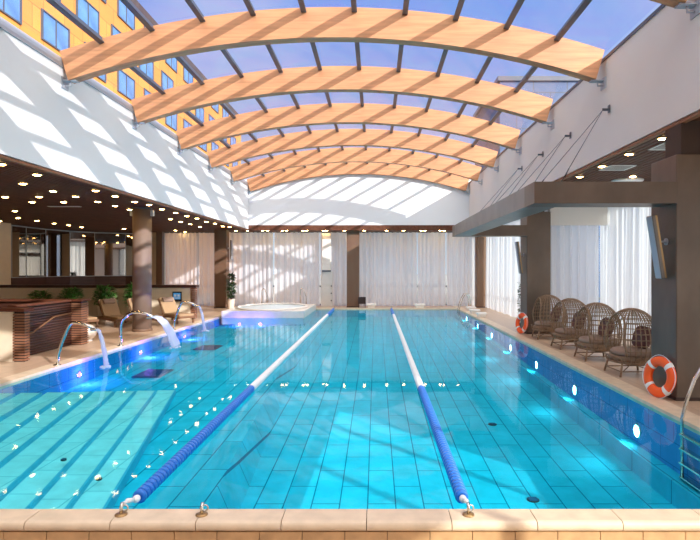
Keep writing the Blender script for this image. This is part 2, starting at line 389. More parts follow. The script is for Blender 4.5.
b = MB(); b.box(XR-.012, XR+.07, YF, YB, ZR-.035, ZR+.01); struct(b, 'trim_7', 'slat_red')
b = MB(); b.box(XL-.3, XR+.3, YB-.02, YB+.12, 3.655, 3.72); struct(b, 'trim_8', 'slat')

# outer left wall: cream, then dark wood with mirrors over it, rounded far corner
poly = [(-14.6, YF), (-14.6, 21.6), (-14.6, 22.5), (-14.58, 23.8), (-14.25, 25.1), (-13.6, 26.1), (-12.4, 26.75), (-11.4, 26.9), (-10.6, 26.9)]
def wallseg(b, p, q, z0, z1, t0, t1):
    p, q = Vector(p), Vector(q); d = (q-p).normalized(); n = Vector((d.y, -d.x))    # n points into the room
    c = [p+n*t0, q+n*t0, q+n*t1, p+n*t1]
    v = [(a.x, a.y, z) for z in (z0, z1) for a in c]
    b.add(v, [(0, 1, 2, 3), (7, 6, 5, 4), (0, 4, 5, 1), (1, 5, 6, 2), (2, 6, 7, 3), (3, 7, 4, 0)])
b = MB(); wallseg(b, poly[0], poly[1], 0, ZL+.05, -.3, 0); struct(b, 'wall_lounge', 'cream')
b = MB()
for i in range(1, 7): wallseg(b, poly[i], poly[i+1], 0, 1.5, -.3, .03); wallseg(b, poly[i], poly[i+1], 1.5, ZL+.05, -.3, -.02)
struct(b, 'wall_lounge_wood', 'wenge')
b = MB(); wallseg(b, poly[7], poly[8], 0, ZL+.05, -.3, .0); struct(b, 'wall_lounge_end', 'cream')
mlabels = ['mirror panel on the straight side wall beside the cream wall', 'mirror panel on the side wall just before the rounded corner', 'mirror panel starting the bend of the rounded corner',
           'mirror panel in the middle of the rounded corner', 'mirror panel ending the bend towards the back wall', 'mirror panel on the back wall behind the round column']
for i in range(1, 7):
    p, q = Vector(poly[i]), Vector(poly[i+1]); d = (q-p).normalized()
    o = thing('wall_mirror', mlabels[i-1], 'mirror', group='mirrors above the dark wood band')
    m_ = MB(); wallseg(m_, p+d*.015, q-d*.015, 1.53, ZL-.1, .0, .02); m_.build('mirror_glass', 'mirror', o)
    m_ = MB(); wallseg(m_, p, p+d*.02, 1.5, ZL-.05, -.01, .035); wallseg(m_, p, q, ZL-.1, ZL-.05, -.01, .035); wallseg(m_, p, q, 1.5, 1.53, -.01, .035)
    m_.build('mirror_frame', 'steel_light', o)

# windows (frames and panes) behind the curtains
def window(name, p, q, z0, z1, n, off=0):
    p, q = Vector(p), Vector(q); d = (q-p); Lh = d.length; d.normalize()
    b = MB()
    for i in range(n+1):
        a = p+d*(Lh*i/n); wallseg(b, a-d*.04, a+d*.04, z0, z1, -.05, .05)
    for z in (z0, .95, z1-.08): wallseg(b, p, q, z, z+.08, -.04, .04)
    fr = struct(b, name, 'steel')
    g = MB(); wallseg(g, p, q, z0, z1, -.008, .008); g.build('window_pane', 'clear_glass', fr)
    return fr
window('window_1', (-10.6, 26.9), (4.9, 26.9), .04, 3.9, 9)
window('window_2', (5.75, 26.9), (5.75, 16.1), .04, 4.1, 6)
window('window_3', (5.75, 16.1), (7.3, 16.1), .04, 4.1, 1)
window('window_4', (7.3, 16.1), (7.3, YF), .04, 4.1, 12)
window('window_17', (XL-.25, YF-.1), (-14.9, YF-.1), .1, 3.7, 5)  # added unseen window, lights the curtains that the lounge mirrors reflect
# skylight glass, one window per bay between arches
RIB = [-4.65+2.97*k for k in range(11)]; RIB[-1] = 24.98
edges = [YF]+RIB[:]+[YB]
wi = 5
for a, c in zip(edges[:-1], edges[1:]):
    b = MB(); xs = [XL-.05+(XR-XL+.1)*k/33 for k in range(34)]
    b.prism([(x, arc_z(x, RG+.02)) for x in xs]+[(x, arc_z(x, RG)) for x in reversed(xs)], a, c, 'y')
    b.sm = [False]*len(b.f); struct(b, 'window_%d' % wi, 'roof_glass'); wi += 1

# ------------------------------------------------------------------ outside
b = MB(); b.add([(-200, -200, -1.7), (200, -200, -1.7), (200, 300, -1.7), (-200, 300, -1.7)], [(0, 1, 2, 3)]); struct(b, 'ground', 'asphalt')
o = thing('apartment_building', 'orange panelled building with blue windows beyond the glass roof', 'building', (-24, 0, -1.7))
MB().box(-8, 0, 2, 96, 0, 29.5).build('facade', 'orange_panel', o)
MB().box(-8.2, .25, 1.8, 96.2, 29.5, 30.2).build('parapet', 'bronze', o)
pane0 = None
for r in range(3, 8):
    for c in range(16):
        y = 5+c*5.7+(1.2 if r % 2 else 0); z = 3.6+r*3.5
        if pane0 is None:
            f = MB(); f.box(0, .12, -1.75, -1.6, -1.1, 1.1); f.box(0, .12, 1.6, 1.75, -1.1, 1.1); f.box(0, .12, -1.6, 1.6, 1.0, 1.1); f.box(0, .12, -1.6, 1.6, -1.1, -1.0); f.box(0, .1, -.05, .05, -1, 1)
            w0 = f.build('window_frame', 'steel', o); pane0 = MB().box(0, .05, -1.6, 1.6, -1, 1).build('window_glass', 'far_glass', w0); w = w0
        else:
            w = w0.copy(); COL.objects.link(w); w.parent = o; g = pane0.copy(); COL.objects.link(g); g.parent = w
        w.location = (0, y, z)
o = thing('office_building', 'blue grey building seen low through the right of the glass roof', 'building', (11, 48, -1.7))
MB().box(0, 16, 0, 12, 0, 20.2).build('facade', 'grey_build', o); MB().box(-.2, 16.2, -.2, 12.2, 20.2, 20.6).build('parapet', 'steel', o)

# ------------------------------------------------------------------ roof arches
rib_lab = {4: 'overhead curved pine roof arch, only its right foot in view', 5: 'nearest full curved pine roof arch', 6: 'second full curved pine arch from the camera', 7: 'third full curved pine arch from the camera',
           8: 'fourth full curved pine arch from the camera', 9: 'fifth full curved pine arch, last but one before the white gable', 10: 'farthest curved pine arch against the white gable wall'}
RT, RU = RG-.03, RG-.60
def rib_poly():
    xs = [XL-.03+(XR-XL+.0)*k/40 for k in range(41)]
    top = [(x, arc_z(x, RT)) for x in xs]
    xb = [XL+.13+(XR-XL-.32)*k/40 for k in range(41)]
    return top, [(x, arc_z(x, RU)) for x in xb]
rib0 = None
for k, y in enumerate(RIB):
    lab = rib_lab.get(k, 'curved pine roof arch above and behind the camera')
    if rib0 is None:
        rib0 = thing('roof_arch', lab, 'beam', (CX, y, 5.4), group='curved pine roof arches')
        t, u = rib_poly(); b = MB(); n = len(t)
        v = []
        for (x, z) in t: v += [(x, 0, z), (x, .22, z)]
        for (x, z) in u: v += [(x, 0, z), (x, .22, z)]
        f = []
        for i in range(n-1):
            f += [(2*i, 2*i+2, 2*i+3, 2*i+1), (2*n+2*i, 2*n+2*i+1, 2*n+2*i+3, 2*n+2*i+2), (2*i, 2*n+2*i, 2*n+2*i+2, 2*i+2), (2*i+1, 2*i+3, 2*n+2*i+3, 2*n+2*i+1)]
        f += [(0, 1, 2*n+1, 2*n), (2*n-2, 4*n-2, 4*n-1, 2*n-1)]
        b.add(v, f); b.xform(Matrix.Translation((-CX, 0, -5.4))); b.build('timber', 'pine', rib0)
        for sx, xx in ((1, XL), (-1, XR)):
            zf = arc_z(xx+sx*.2, RU)
            b = MB(); b.box(min(xx, xx+sx*.26), max(xx, xx+sx*.26), .04, .18, zf-.02, zf); b.box(min(xx, xx+sx*.02), max(xx, xx+sx*.02), .0, .22, zf-.16, zf+.05)
            b.tube([(xx, .11, zf-.1), (xx+sx*.12, .11, zf-.1), (xx+sx*.12, .11, zf)], .016)
            b.xform(Matrix.Translation((-CX, 0, -5.4))); b.build('bracket', 'steel_light', rib0)
    else: dup(rib0, (CX, y, 5.4), 0, lab)
# steel glazing bars running the length of the roof
NB = 11
for k in range(1, NB):
    x = -5.21+.961*(k-1); z = arc_z(x, RG)
    an = math.asin((x-CX)/RG)
    o = thing('glazing_bar', 'dark steel glazing bar along the glass roof, %s from the left wall' % ORD[k-1], 'roof bar', (x, YF, z), group='steel bars under the glass roof')
    o.rotation_euler = (0, an, 0)
    MB().box(-.03, .03, 0, YB-YF, -.10, -.004).build('bar', 'steel', o)
    MB().box(-.05, .05, 0, YB-YF, -.125, -.10).build('flange', 'steel', o)

# ------------------------------------------------------------------ columns
def square_column(label, x0, x1, y0, y1, z1, m, ztop=None, group=None):
    o = thing('square_column', label, 'column', ((x0+x1)/2, (y0+y1)/2, DZ), 0, group); w, d = (x1-x0)/2, (y1-y0)/2
    MB().bbox(-w, w, -d, d, 0, (ztop or z1)-DZ, .012).build('shaft', m, o)
    if ztop: MB().box(-w*.6, w*.6, -d*.6, d*.6, ztop-DZ, z1-DZ).build('neck', 'slat_dark', o)
    MB().box(-w-.006, w+.006, -d-.006, d+.006, 0, .05).build('plinth', 'slat_dark', o); return o
c1 = square_column('large dark bronze column at the right, nearest the camera', 4.20, 4.92, 7.55, 8.25, ZR, 'bronze', 3.49)
c2 = square_column('dark bronze column behind the far end of the egg chairs', 4.25, 4.92, 15.2, 15.9, ZR, 'bronze', 3.49)
square_column('brown column at the far right corner by the long curtain', 4.73, 5.22, 25.3, 25.8, ZR, 'col_brown')
square_column('brown column in the middle of the back curtains', -1.38, -.80, 25.5, 26.0, 3.7, 'col_brown')
square_column('brown column left of the hot tub at the back', -7.55, -6.98, 25.2, 25.7, ZL, 'col_brown')
square_column('narrow brown pillar between mirrors and left curtain', -10.72, -10.42, 26.3, 26.6, ZL, 'col_brown')
o = thing('round_column', 'thick round brown column on the left deck beside the loungers', 'column', (-6.93, 16.0, DZ))
MB().lathe([(.265, 0), (.265, ZL-DZ)], n=40).build('shaft', 'col_round', o)
MB().lathe([(.285, 0), (.285, .06), (.268, .07)], n=40).build('base_ring', 'col_brown', o)
MB().lathe([(.27, ZL-DZ-.05), (.275, ZL-DZ-.045), (.275, ZL-DZ-.002)], n=40).build('top_ring', 'steel', o)
for s in (-1, 1):
    b = MB(); b.box(s*.30-.045, s*.30+.045, -.05, .05, ZL-DZ-.24, ZL-DZ-.08); b.tube([(s*.26, 0, ZL-DZ-.12), (s*.30, 0, ZL-DZ-.12)], .02); b.build('spotlight', 'steel_light', o)

# ------------------------------------------------------------------ suspended bronze canopy over the right pool edge
o = thing('canopy_frame', 'bronze canopy beam frame hanging over the right pool edge', 'canopy', (2.2, 7.5, 2.8))
X0, Y0, Z0 = 2.2, 7.5, 2.8
MB().box(0, 4.195-X0, 0, .5, .0, .30).build('front_beam', 'bronze', o)
MB().box(0, .45, .5, 15.1-Y0, .0, .30).build('long_beam', 'bronze_grey', o)
MB().box(0, 4.245-X0, 15.1-Y0, 15.55-Y0, .0, .30).build('rear_beam', 'bronze', o)
for k in range(4):
    yb = 10.05+2.0*k
    s = thing('cable_stay', '%s steel cable pair from the camera, holding the canopy from the right wall' % ORD[k], 'cable', (XR-.008, yb, 4.86), group='stay cables over the canopy')
    b = MB(); b.box(-.015, 0, -.04, .04, -.07, .07); b.box(-.13, -.01, -.01, .01, -.035, .01); b.build('wall_bracket', 'steel', s)
    for tx, ty in ((2.55-XR, -1.2), (2.62-XR, -2.4)):
        ty = max(ty, 7.6-yb)
        b = MB(); b.tube([(-.12, 0, -.02), (tx, ty, 3.1-4.86)],   .0055, 6); b.tube([(tx*.84-.02, ty*.84, -.02+(3.12-4.86)*.84), (tx*.93, ty*.93, -.02+(3.12-4.86)*.93)], .010, 6); b.build('cable', 'cable', s)

# ------------------------------------------------------------------ curtains
def curtain(label, p, q, z0, z1, m='curtain', lam=.24, amp=.055, group=None, seed=0):
    rnd = random.Random(seed); p, q = Vector(p), Vector(q); d = q-p; Lh = d.length; d.normalize(); n = Vector((d.y, -d.x))
    N = int(Lh/.022); ph = [rnd.uniform(0, 6.28) for _ in range(4)]; cols = []
    s_ = 0; R = 7
    v = []; f = []
    o = thing('curtain', label, 'curtain', (p.x, p.y, z0), group=group)
    for i in range(N+1):
        t = Lh*i/N
        w = amp*sin(2*pi*t/lam+1.4*sin(2*pi*t/1.7+ph[0]))+amp*.35*sin(2*pi*t/(lam*.43)+ph[1])+amp*.8*sin(2*pi*t/1.13+ph[2])
        for j in range(R+1):
            h = j/R; k = 1.0-.35*h; sw = .02*(1-h)*sin(t*5+ph[3])
            a = d*(t+sw)+n*(w*k); v.append((a.x, a.y, (z1-z0)*h))
    for i in range(N):
        for j in range(R): f.append((i*(R+1)+j, (i+1)*(R+1)+j, (i+1)*(R+1)+j+1, i*(R+1)+j+1))
    b = MB(); b.add(v, f, True); b.build('cloth', m, o)
    b = MB(); e = d*Lh; b.tube([(0, 0, z1-z0), (e.x, e.y, z1-z0)], .02, 6); b.build('curtain_rail', 'steel', o)
    return o
yc = 26.3
G = 'white sheer curtains along the back'
curtain('white sheer curtain left of the back brown column behind the lounge', (-10.3, yc), (-7.6, yc), .06, 3.62, group=G, seed=1)
curtain('white sheer curtain behind the potted plant and hot tub', (-7.4, yc), (-5.0, yc), .06, 3.64, group=G, seed=2)
curtain('wide white sheer curtain right behind the hot tub', (-4.93, yc), (-2.75, yc), .06, 3.64, group=G, seed=3)
curtain('white sheer curtain between shower panel and middle column', (-2.7, yc), (-1.3, yc), .06, 3.64, group=G, seed=4)
curtain('white sheer curtain just right of the middle brown column', (-.85, yc), (1.98, yc), .06, 3.64, group=G, seed=5)
curtain('white sheer curtain behind the far ladder', (2.03, yc), (3.38, yc), .06, 3.64, group=G, seed=6)
curtain('white sheer curtain at the far right corner of the back', (3.43, yc), (4.85, yc), .06, 3.64, group=G, seed=7)
curtain('white floor-length curtain in the far right bay behind the far lifebuoy', (5.2, 25.2), (5.2, 16.3), .06, 3.95, 'curtain_blue', .3, .05, seed=8)
curtain('white floor-length curtain behind the far egg chairs under the cream bulkhead', (4.96, 15.6), (6.44, 15.6), .06, 3.9, 'curtain_blue', .26, .06, seed=9)
curtain('white floor-length curtain along the glass wall behind the near egg chairs', (6.62, 15.98), (6.62, 3.0), .06, 3.95, 'curtain_blue', .3, .07, seed=10)
curtain('white sheer curtains added behind the camera to brighten the lounge mirrors', (-6.3, YF+.25), (-14.4, YF+.25), .12, 3.62, seed=11)  # added out of view, gives the mirrors bright cloth to reflect
b = MB(); b.box(4.93, 6.9, 15.28, 15.5, 3.12, ZR+.04); struct(b, 'trim_9', 'plaster_warm')

# ------------------------------------------------------------------ downlights
dl0 = None
def downlight(x, y, z, label, group):
    global dl0
    if dl0 is None:
        dl0 = thing('ceiling_downlight', label, 'downlight', (x, y, z), group=group)
        MB().lathe([(.069, -.018), (.10, -.014), (.104, .0), (.069, 0)], n=20).build('ring', 'brass', dl0)
        MB().lathe([(.0, -.034), (.04, -.032), (.068, -.022), (.068, -.003), (0, -.003)], n=20).build('lens', 'lamp', dl0)
        r = dl0
    else: r = dup(dl0, (x, y, z), 0, label); r['group'] = group
    return r
pl = [(1, 163.4), (37, 174), (23, 183), (53, 190.6), (39, 196.2), (5, 196.4), (32, 201.6), (75.6, 196), (63.6, 201.6), (15, 210.6), (18, 217.6), (95.6, 190), (97.6, 201.2), (115, 195.6), (115, 205.4), (134.6, 201.2), (129.6, 209),
      (37, 220.4), (54, 223), (68.6, 224.8), (81.6, 226.8), (124, 228.4), (149, 204.3), (161.8, 208.7), (175.5, 212.2), (170.4, 218.7), (180.7, 221.4), (186.8, 215.6), (197, 218), (206.4, 221.4), (190.3, 223.8), (199.9, 226.6), (215, 223.1), (222.8, 225.9), (229.7, 226.6), (175.5, 230), (185.1, 231.7)]
for px, py in pl:
    D = (ZL-1.9)*540/(268-py); X = (px-376)*D/540
    if D > 27 or X < -14.4: continue
    downlight(X, D, ZL, 'small warm round downlight in the dark slatted ceiling over the left lounge', 'downlights over the left lounge')
downlight(-14.15, 20.3, ZL, 'small warm round downlight in the dark slatted ceiling over the left lounge', 'downlights over the left lounge')
for y in (4.2, 6.0): 
    for x in (-7.3, -9.0): downlight(x, y, ZL, 'small warm round downlight in the dark slatted ceiling over the left lounge', 'downlights over the left lounge')
for x, y in ((4.62, 8.7), (4.64, 9.9), (4.64, 11.1), (4.66, 12.35), (5.85, 12.3), (4.66, 6.9), (5.85, 9.0)):
    downlight(x, y, ZR, 'small warm round downlight in the slatted ceiling over the egg chairs', 'downlights over the egg chairs')
for px in (236, 247.6, 262.6, 267.4, 282.4, 286.6, 303, 306.6, 323.4, 326.6, 344.4, 364.4, 386.6, 403.6, 421, 425, 440, 444, 458):
    downlight((px-376)*25.75/540, 25.75, 3.70, 'tiny warm downlight in the strip of ceiling above the back curtains', 'downlights over the back curtains')
def vent(x, y, z, lx, ly, label):
    o = thing('ceiling_vent', label, 'vent', (x, y, z))
    b = MB(); b.box(-lx, lx, -ly, -ly+.03, -.012, 0); b.box(-lx, lx, ly-.03, ly, -.012, 0); b.box(-lx, -lx+.03, -ly, ly, -.012, 0); b.box(lx-.03, lx, -ly, ly, -.012, 0); b.build('frame', 'white', o)
    b = MB(); n = 6
    for i in range(n): yy = -ly+.05+(2*ly-.1)*i/(n-1); b.box(-lx+.02, lx-.02, yy-.012, yy+.012, -.01, -.002)
    b.build('grille', 'panel_grey', o)
vent(5.1, 9.3, ZR, .28, .28, 'square white ceiling vent beside the near bronze column')
vent(5.05, 11.3, ZR, .28, .28, 'square ceiling vent over the middle egg chairs')
vent(-9.0, 15.6, ZL, .45, .09, 'long thin white ceiling vent over the left lounge')
o = thing('ceiling_lamp', 'large round white ceiling lamp over the egg chairs', 'lamp', (6.0, 12.9, ZR))
MB().lathe([(.0, -.05), (.33, -.05), (.36, -.03), (.36, 0)], n=32).build('lamp_shade', 'white', o)

# ------------------------------------------------------------------ entry steps under the water
o = thing('pool_steps', 'wide turquoise tiled entry steps under water at the left', 'steps', (-3.0, 5.9, -.74))
dirn = Vector((-.236, 1.0))
R_, NS = .05, 8
def edge(k):  # near and far end of nosing k, and its depth
    d = .06+R_*k
    xn = [None]*8
    xe = -2.60-.325*(7-k)
    return xe, d
tops = MB(); nose = MB()
for k in range(NS):
    xe, d = edge(k); yend = 8.45+.25*k; y0 = PY0+.02
    def P(y, off): return (max(PX0+.002, xe+(y-5.2)*-.236+off), y)
    w = .34 if k else 1.6
    zt = -d
    a0, a1 = P(y0, -w), P(y0, 0); b0, b1 = P(yend, -w), P(yend, 0)
    pts = [a0, a1, b1, b0]
    zb = zt-R_ if k < NS-1 else -.74
    for (mb, q, z0, z1) in ((tops, [a0, P(y0, -.03), P(yend, -.03), b0], -.74, zt), (nose, [P(y0, -.03), a1, b1, P(yend, -.03)], -.735, zt+.003)):
        v = [(p[0]+3, p[1]-5.9, z+.74) for z in (z0, z1) for p in q]
        mb.add(v, [(3, 2, 1, 0), (4, 5, 6, 7), (0, 1, 5, 4), (1, 2, 6, 5), (2, 3, 7, 6), (3, 0, 4, 7)])
tops.build('treads', 'step_tile', o); nose.build('nosings', 'step_nose', o, label='darker blue step edges')
def disc(x, y, z, r, name, label, cat, m='black', group=None, nx=False):
    o = thing(name, label, cat, (x, y, z), group=group)
    MB().lathe([(r, 0), (r, .012), (r*.8, .016), (0, .016)], n=20).build('cover', m, o)
    b = MB()
    for k in range(5): b.box(-r*.7, r*.7, (-.3+.15*k)*2*r-.006, (-.3+.15*k)*2*r+.006, .015, .02)
    b.build('slots', 'grate', o)
disc(1.92, 6.6, zfl(6.6)-.002, .075, 'floor_drain', 'round dark drain on the pool floor nearest the camera', 'drain')
disc(2.05, 9.5, zfl(9.5)-.002, .075, 'floor_drain', 'round dark drain on the pool floor farther out', 'drain')
for (x, y, k, lab) in ((-3.5, 6.05, 4, 'small round jet on a step near the camera'), (-2.95, 5.75, 6, 'small round jet on the lowest steps near the rope')):
    o = disc(x, y, -(.06+R_*k)+.004, .03, 'step_jet', lab, 'jet')

# ------------------------------------------------------------------ lane ropes
fl = MB().lathe([(.0, -.020), (.022, -.020), (.030, -.030), (.050, -.030), (.056, -.018), (.056, .006), (.040, .016), (.034, .030), (.0, .030)], n=16)
fl.xform(Matrix.Rotation(-pi/2, 4, 'X'))
meshes = {}
def lane_rope(x, label):
    o = thing('lane_rope', label, 'lane rope', (x, 4.09, .02), group='lane ropes')
    b = MB(); b.tube([(0, .03, .09), (0, .16, .04), (0, .3, .015), (0, 20.4, .015), (0, 20.62, .05)], .006, 6); b.build('cable', 'rope_white', o)
    b = MB(); b.ellipsoid((0, .26, .02), (.03, .04, .03)); b.tube([(0, .10, .075), (0, .2, .035)], .018, 8); b.tube([(0, .05, .08), (0, .1, .07)], .012, 8); b.build('end_fitting', 'rope_white', o)
    y = .33; i = 0; rest = MB(); restb = MB()
    while y < 20.35:
        blue = y < 4.3 or y > 17.3
        if i < 100:
            key = 'rope_blue' if blue else 'rope_white'
            if key not in meshes:
                q = MB(); q.v = list(fl.v); q.f = list(fl.f); q.sm = list(fl.sm); p = q.build('float_disc', key, o); meshes[key] = p
            else:
                p = meshes[key].copy(); COL.objects.link(p); p.parent = o
            p.location = (0, y, .015); p['label'] = 'blue float' if blue else 'white float'
        else: (restb if blue else rest).add([(a, b_+y, c+.015) for a, b_, c in fl.v], fl.f, True)
        y += .07; i += 1
    rest.build('float_row', 'rope_white', o, kind='stuff', label='white floats'); restb.build('float_row', 'rope_blue', o, kind='stuff', label='blue floats at the far end')
lane_rope(-1.93, 'left lane rope, blue then white floats, crossing towards the hot tub')
lane_rope(.70, 'right lane rope, blue then white floats, ending right of the middle column')
def anchor(x, y, label, s=1):
    o = thing('rope_anchor', label, 'anchor', (x, y, .03 if s == 1 else DZ+.005), group='lane rope anchors')
    b = MB(); b.lathe([(.045, 0), (.045, .008), (.02, .012), (0, .012)], n=16); b.build('base_plate', 'brass', o)
    b = MB(); b.tube([(0, 0, .01), (0, 0, .06), (0, s*.02, .085)], .013, 8); b.build('post', 'inox', o)
    b = MB(); b.torus(.022, .006, 16, 8, Matrix.Translation((.02, s*.02, .045)) @ Matrix.Rotation(pi/2, 4, 'X')); b.build('ring', 'inox', o)
anchor(-1.93, 4.09, 'metal anchor on the near coping holding the left lane rope')
anchor(.70, 4.09, 'metal anchor on the near coping holding the right lane rope')
anchor(-1.32, 4.09, 'spare metal anchor on the near coping without a rope')
anchor(-1.93, 24.85, 'metal anchor on the far coping holding the left lane rope', -1)
anchor(.70, 24.85, 'metal anchor on the far coping holding the right lane rope', -1)

# ------------------------------------------------------------------ underwater lamps
ul0 = None
for k in range(7):
    y = 7.75+2.42*k; zu = -.44+.0165*(y-7.75); lab = 'round white underwater lamp on the right pool wall, %s from the camera' % ORD[k]
    if ul0 is None:
        ul0 = thing('underwater_lamp', lab, 'lamp', (PX1, y, zu), group='underwater lamps on the right')
        MB().lathe([(.11, 0), (.11, .012), (.085, .02), (.085, 0)], n=24).xform(Matrix.Rotation(-pi/2, 4, 'Y')).build('ring', 'inox', ul0)
        MB().lathe([(.0, .016), (.085, .014), (.085, .002), (0, .002)], n=24).xform(Matrix.Rotation(-pi/2, 4, 'Y')).build('lens', 'uw_lamp', ul0)
    else: dup(ul0, (PX1, y, zu), 0, lab)
    ld = bpy.data.lights.new('underwater_light', 'SPOT'); ld.energy = 30; ld.color = (.85, .97, 1.0); ld.shadow_soft_size = .1; ld.spot_size = radians(150); ld.spot_blend = 1.0
    lo = bpy.data.objects.new('underwater_light', ld); COL.objects.link(lo); lo.location = (PX1-.06, y, zu); lo.rotation_euler = (0, radians(80), 0)
vl0 = None
for (x, y, lab, rz) in ((PX0, 10.9, 'violet underwater lamp by the nearest water spout', 0), (PX0, 13.75, 'violet underwater lamp by the middle water spout', 0), (PX0, 16.9, 'violet underwater lamp by the farthest water spout', 0), (-5.2, 20.57, 'violet underwater lamp on the front of the hot tub, left one', -pi/2), (-4.4, 20.57, 'violet underwater lamp on the front of the hot tub, right one', -pi/2)):
    if vl0 is None:
        vl0 = thing('violet_lamp', lab, 'lamp', (x, y, -.25), group='violet underwater lamps')
        MB().lathe([(.08, 0), (.08, .012), (.06, .02), (.06, 0)], n=20).xform(Matrix.Rotation(pi/2, 4, 'Y')).build('ring', 'inox', vl0)
        MB().lathe([(.0, .016), (.06, .014), (.06, .002), (0, .002)], n=20).xform(Matrix.Rotation(pi/2, 4, 'Y')).build('lens', 'violet_lamp', vl0)
    else: dup(vl0, (x, y, -.25), rz, lab)
    ld = bpy.data.lights.new('violet_light', 'POINT'); ld.energy = 32 if rz == 0 else 18; ld.color = (.66, .12, 1.0); ld.shadow_soft_size = .06
    lo = bpy.data.objects.new('violet_light', ld); COL.objects.link(lo); lo.location = (x+.22*cos(rz), y+.22*sin(rz), -.25)
for (x, y, lab) in ((-4.9, 11.9, 'dark square grate under water by the nearest water spout'), (-4.75, 15.3, 'dark square grate under water by the farthest water spout')):
    o = thing('floor_grate', lab, 'grate', (x, y, zfl(y, 2)+.004)); MB().box(-.3, .3, -.42, .42, 0, .02).build('frame', 'grate', o)
    b = MB()
    for k in range(9): b.box(-.27, .27, -.38+.09*k, -.34+.09*k, .02, .03)
    b.build('bars', 'grate', o)

# ------------------------------------------------------------------ water spouts
def spout(y, label, wide, reach=.85, hgt=.82):
    o = thing('water_spout', label, 'spout', (PX0-.08, y, DZ+.005), group='water spouts on the left edge')
    MB().lathe([(.07, 0), (.07, .012), (.04, .02), (0, .02)], n=20).build('base_flange', 'inox', o)
    pts = [(0, 0, 0), (.02, 0, .25*hgt), (.08, 0, .5*hgt)] if not wide else [(0, 0, 0), (0, 0, .28), (.0, 0, .5)]
    if wide: pts += [(.05, 0, .62), (.16, 0, .74), (.27, 0, .8), (.45, 0, .8), (.62, 0, .76), (.78, 0, .7)]
    else: pts += [(.17, 0, .78*hgt), (.24, 0, .95*hgt), (.3, 0, hgt), (.4, 0, .985*hgt), (.56, 0, .93*hgt), (.72, 0, .84*hgt)]
    MB().tube(pts, [.036 if wide else .03]*(len(pts)-2)+[.03, .026], 12).build('pipe', 'inox', o)
    ex, ez = pts[-1][0], pts[-1][2]; hw = .19 if wide else .028
    b = MB(); b.bbox(ex-.08, ex+.035, -hw-.012, hw+.012, ez-.032, ez+.022, .012); b.build('nozzle', 'inox', o)
    # falling water
    v = []; f = []; N = 14; K = 10; T = sqrt(2*ez/9.8)*1.0
    for i in range(N+1):
        t = T*i/N; x = ex+.03+(.5 if not wide else 1.35)*t; z = ez-.0-4.9*t*t
        w = hw*(1+.25*i/N) if wide else hw*(.9+.7*i/N); th = .018+(.035 if wide else .02)*i/N
        for k in range(K):
            a = 2*pi*k/K; v.append((x+th*cos(a)+.012*sin(i*1.7+k*2.1), w*sin(a)+.008*sin(i*2.3+k*1.3), max(-.06, z+th*cos(a)*.5)))
    for i in range(N):
        for k in range(K): f.append((i*K+k, i*K+(k+1) % K, (i+1)*K+(k+1) % K, (i+1)*K+k))
    b = MB(); b.add(v, f, True); b.build('water_jet', 'jet', o, label='falling white water')
    ex2 = ex+.03+(.5 if not wide else 1.35)*T
    b = MB()
    for k in range(14):
        a = random.uniform(0, 6.28); r = random.uniform(0, .1); b.ellipsoid((ex2+r*cos(a)*1.1, (hw+.07)*sin(a)*random.random(), -.035+random.uniform(-.005, .02)), (.035, .035, .022), 8, 5)
    b.build('splash', 'jet', o, label='white splash', kind='stuff')
spout(10.3, 'slim steel water spout nearest the camera on the left pool edge', False)
spout(12.85, 'wide steel water spout pouring a broad sheet in front of the round column', True)
spout(16.2, 'slim steel water spout farthest away, beyond the round column', False, hgt=.85)

# ------------------------------------------------------------------ hot tub
HX0, HX1, HY0, HY1, HZ = -5.9, -2.75, 20.6, 24.72, .25
o = thing('hot_tub', 'white round hot tub in a raised stone platform at the back of the pool', 'hot tub', ((HX0+HX1)/2, (HY0+HY1)/2, DZ))
hx, hy = (HX1-HX0)/2, (HY1-HY0)/2
b = MB(); n = 48; R0 = 1.42; cy = .0
outer = []; inner = []
for k in range(n):
    a = 2*pi*k/n; c, s = cos(a), sin(a); m_ = max(abs(c)/hx, abs(s)/hy); outer.append((c/m_, s/m_)); inner.append((R0*c, R0*1.35*s))
zt, zb = HZ-DZ, -.06
v = [(x, y, zb) for x, y in outer]+[(x, y, zt) for x, y in outer]+[(x, y, zt) for x, y in inner]+[(x, y, zt-.25) for x, y in inner]
f = [(k, (k+1) % n, n+(k+1) % n, n+k) for k in range(n)]+[(n+k, n+(k+1) % n, 2*n+(k+1) % n, 2*n+k) for k in range(n)]+[(2*n+k, 2*n+(k+1) % n, 3*n+(k+1) % n, 3*n+k) for k in range(n)]
b.add(v, f); b.build('platform', 'tub', o)
MB().box(-hx+.02, hx-.02, -hy+.02, hy-.02, -.98, -.06).build('submerged_base', 'pool_wallx', o, label='turquoise tiled base under water')
b = MB(); v = []
for i in range(n):
    a = 2*pi*i/n
    for j in range(8):
        t = 2*pi*j/8; v.append(((R0-.03+.07*cos(t))*cos(a), (R0*1.35-.03+.07*cos(t))*sin(a), zt+.03+.045*sin(t)))
b.add(v, [(i*8+j, ((i+1) % n)*8+j, ((i+1) % n)*8+(j+1) % 8, i*8+(j+1) % 8) for i in range(n) for j in range(8)], True); b.build('rim', 'white', o)
b = MB(); rings = 10; v = [(0, 0, zt+.05)]
for r in range(1, rings+1):
    for k in range(n):
        a = 2*pi*k/n; q = r/rings; v.append(((R0-.06)*q*cos(a), (R0*1.35-.06)*q*sin(a), zt-.01+.05*(1-q**2)+.012*sin(5*a+3*r)*sin(7*q*3)))
f = [(0, 1+k, 1+(k+1) % n) for k in range(n)]+[(1+r*n+k, 1+(r+1)*n+k, 1+(r+1)*n+(k+1) % n, 1+r*n+(k+1) % n) for r in range(rings-1) for k in range(n)]
b.add(v, f, True); b.build('bubbling_water', 'foam', o)
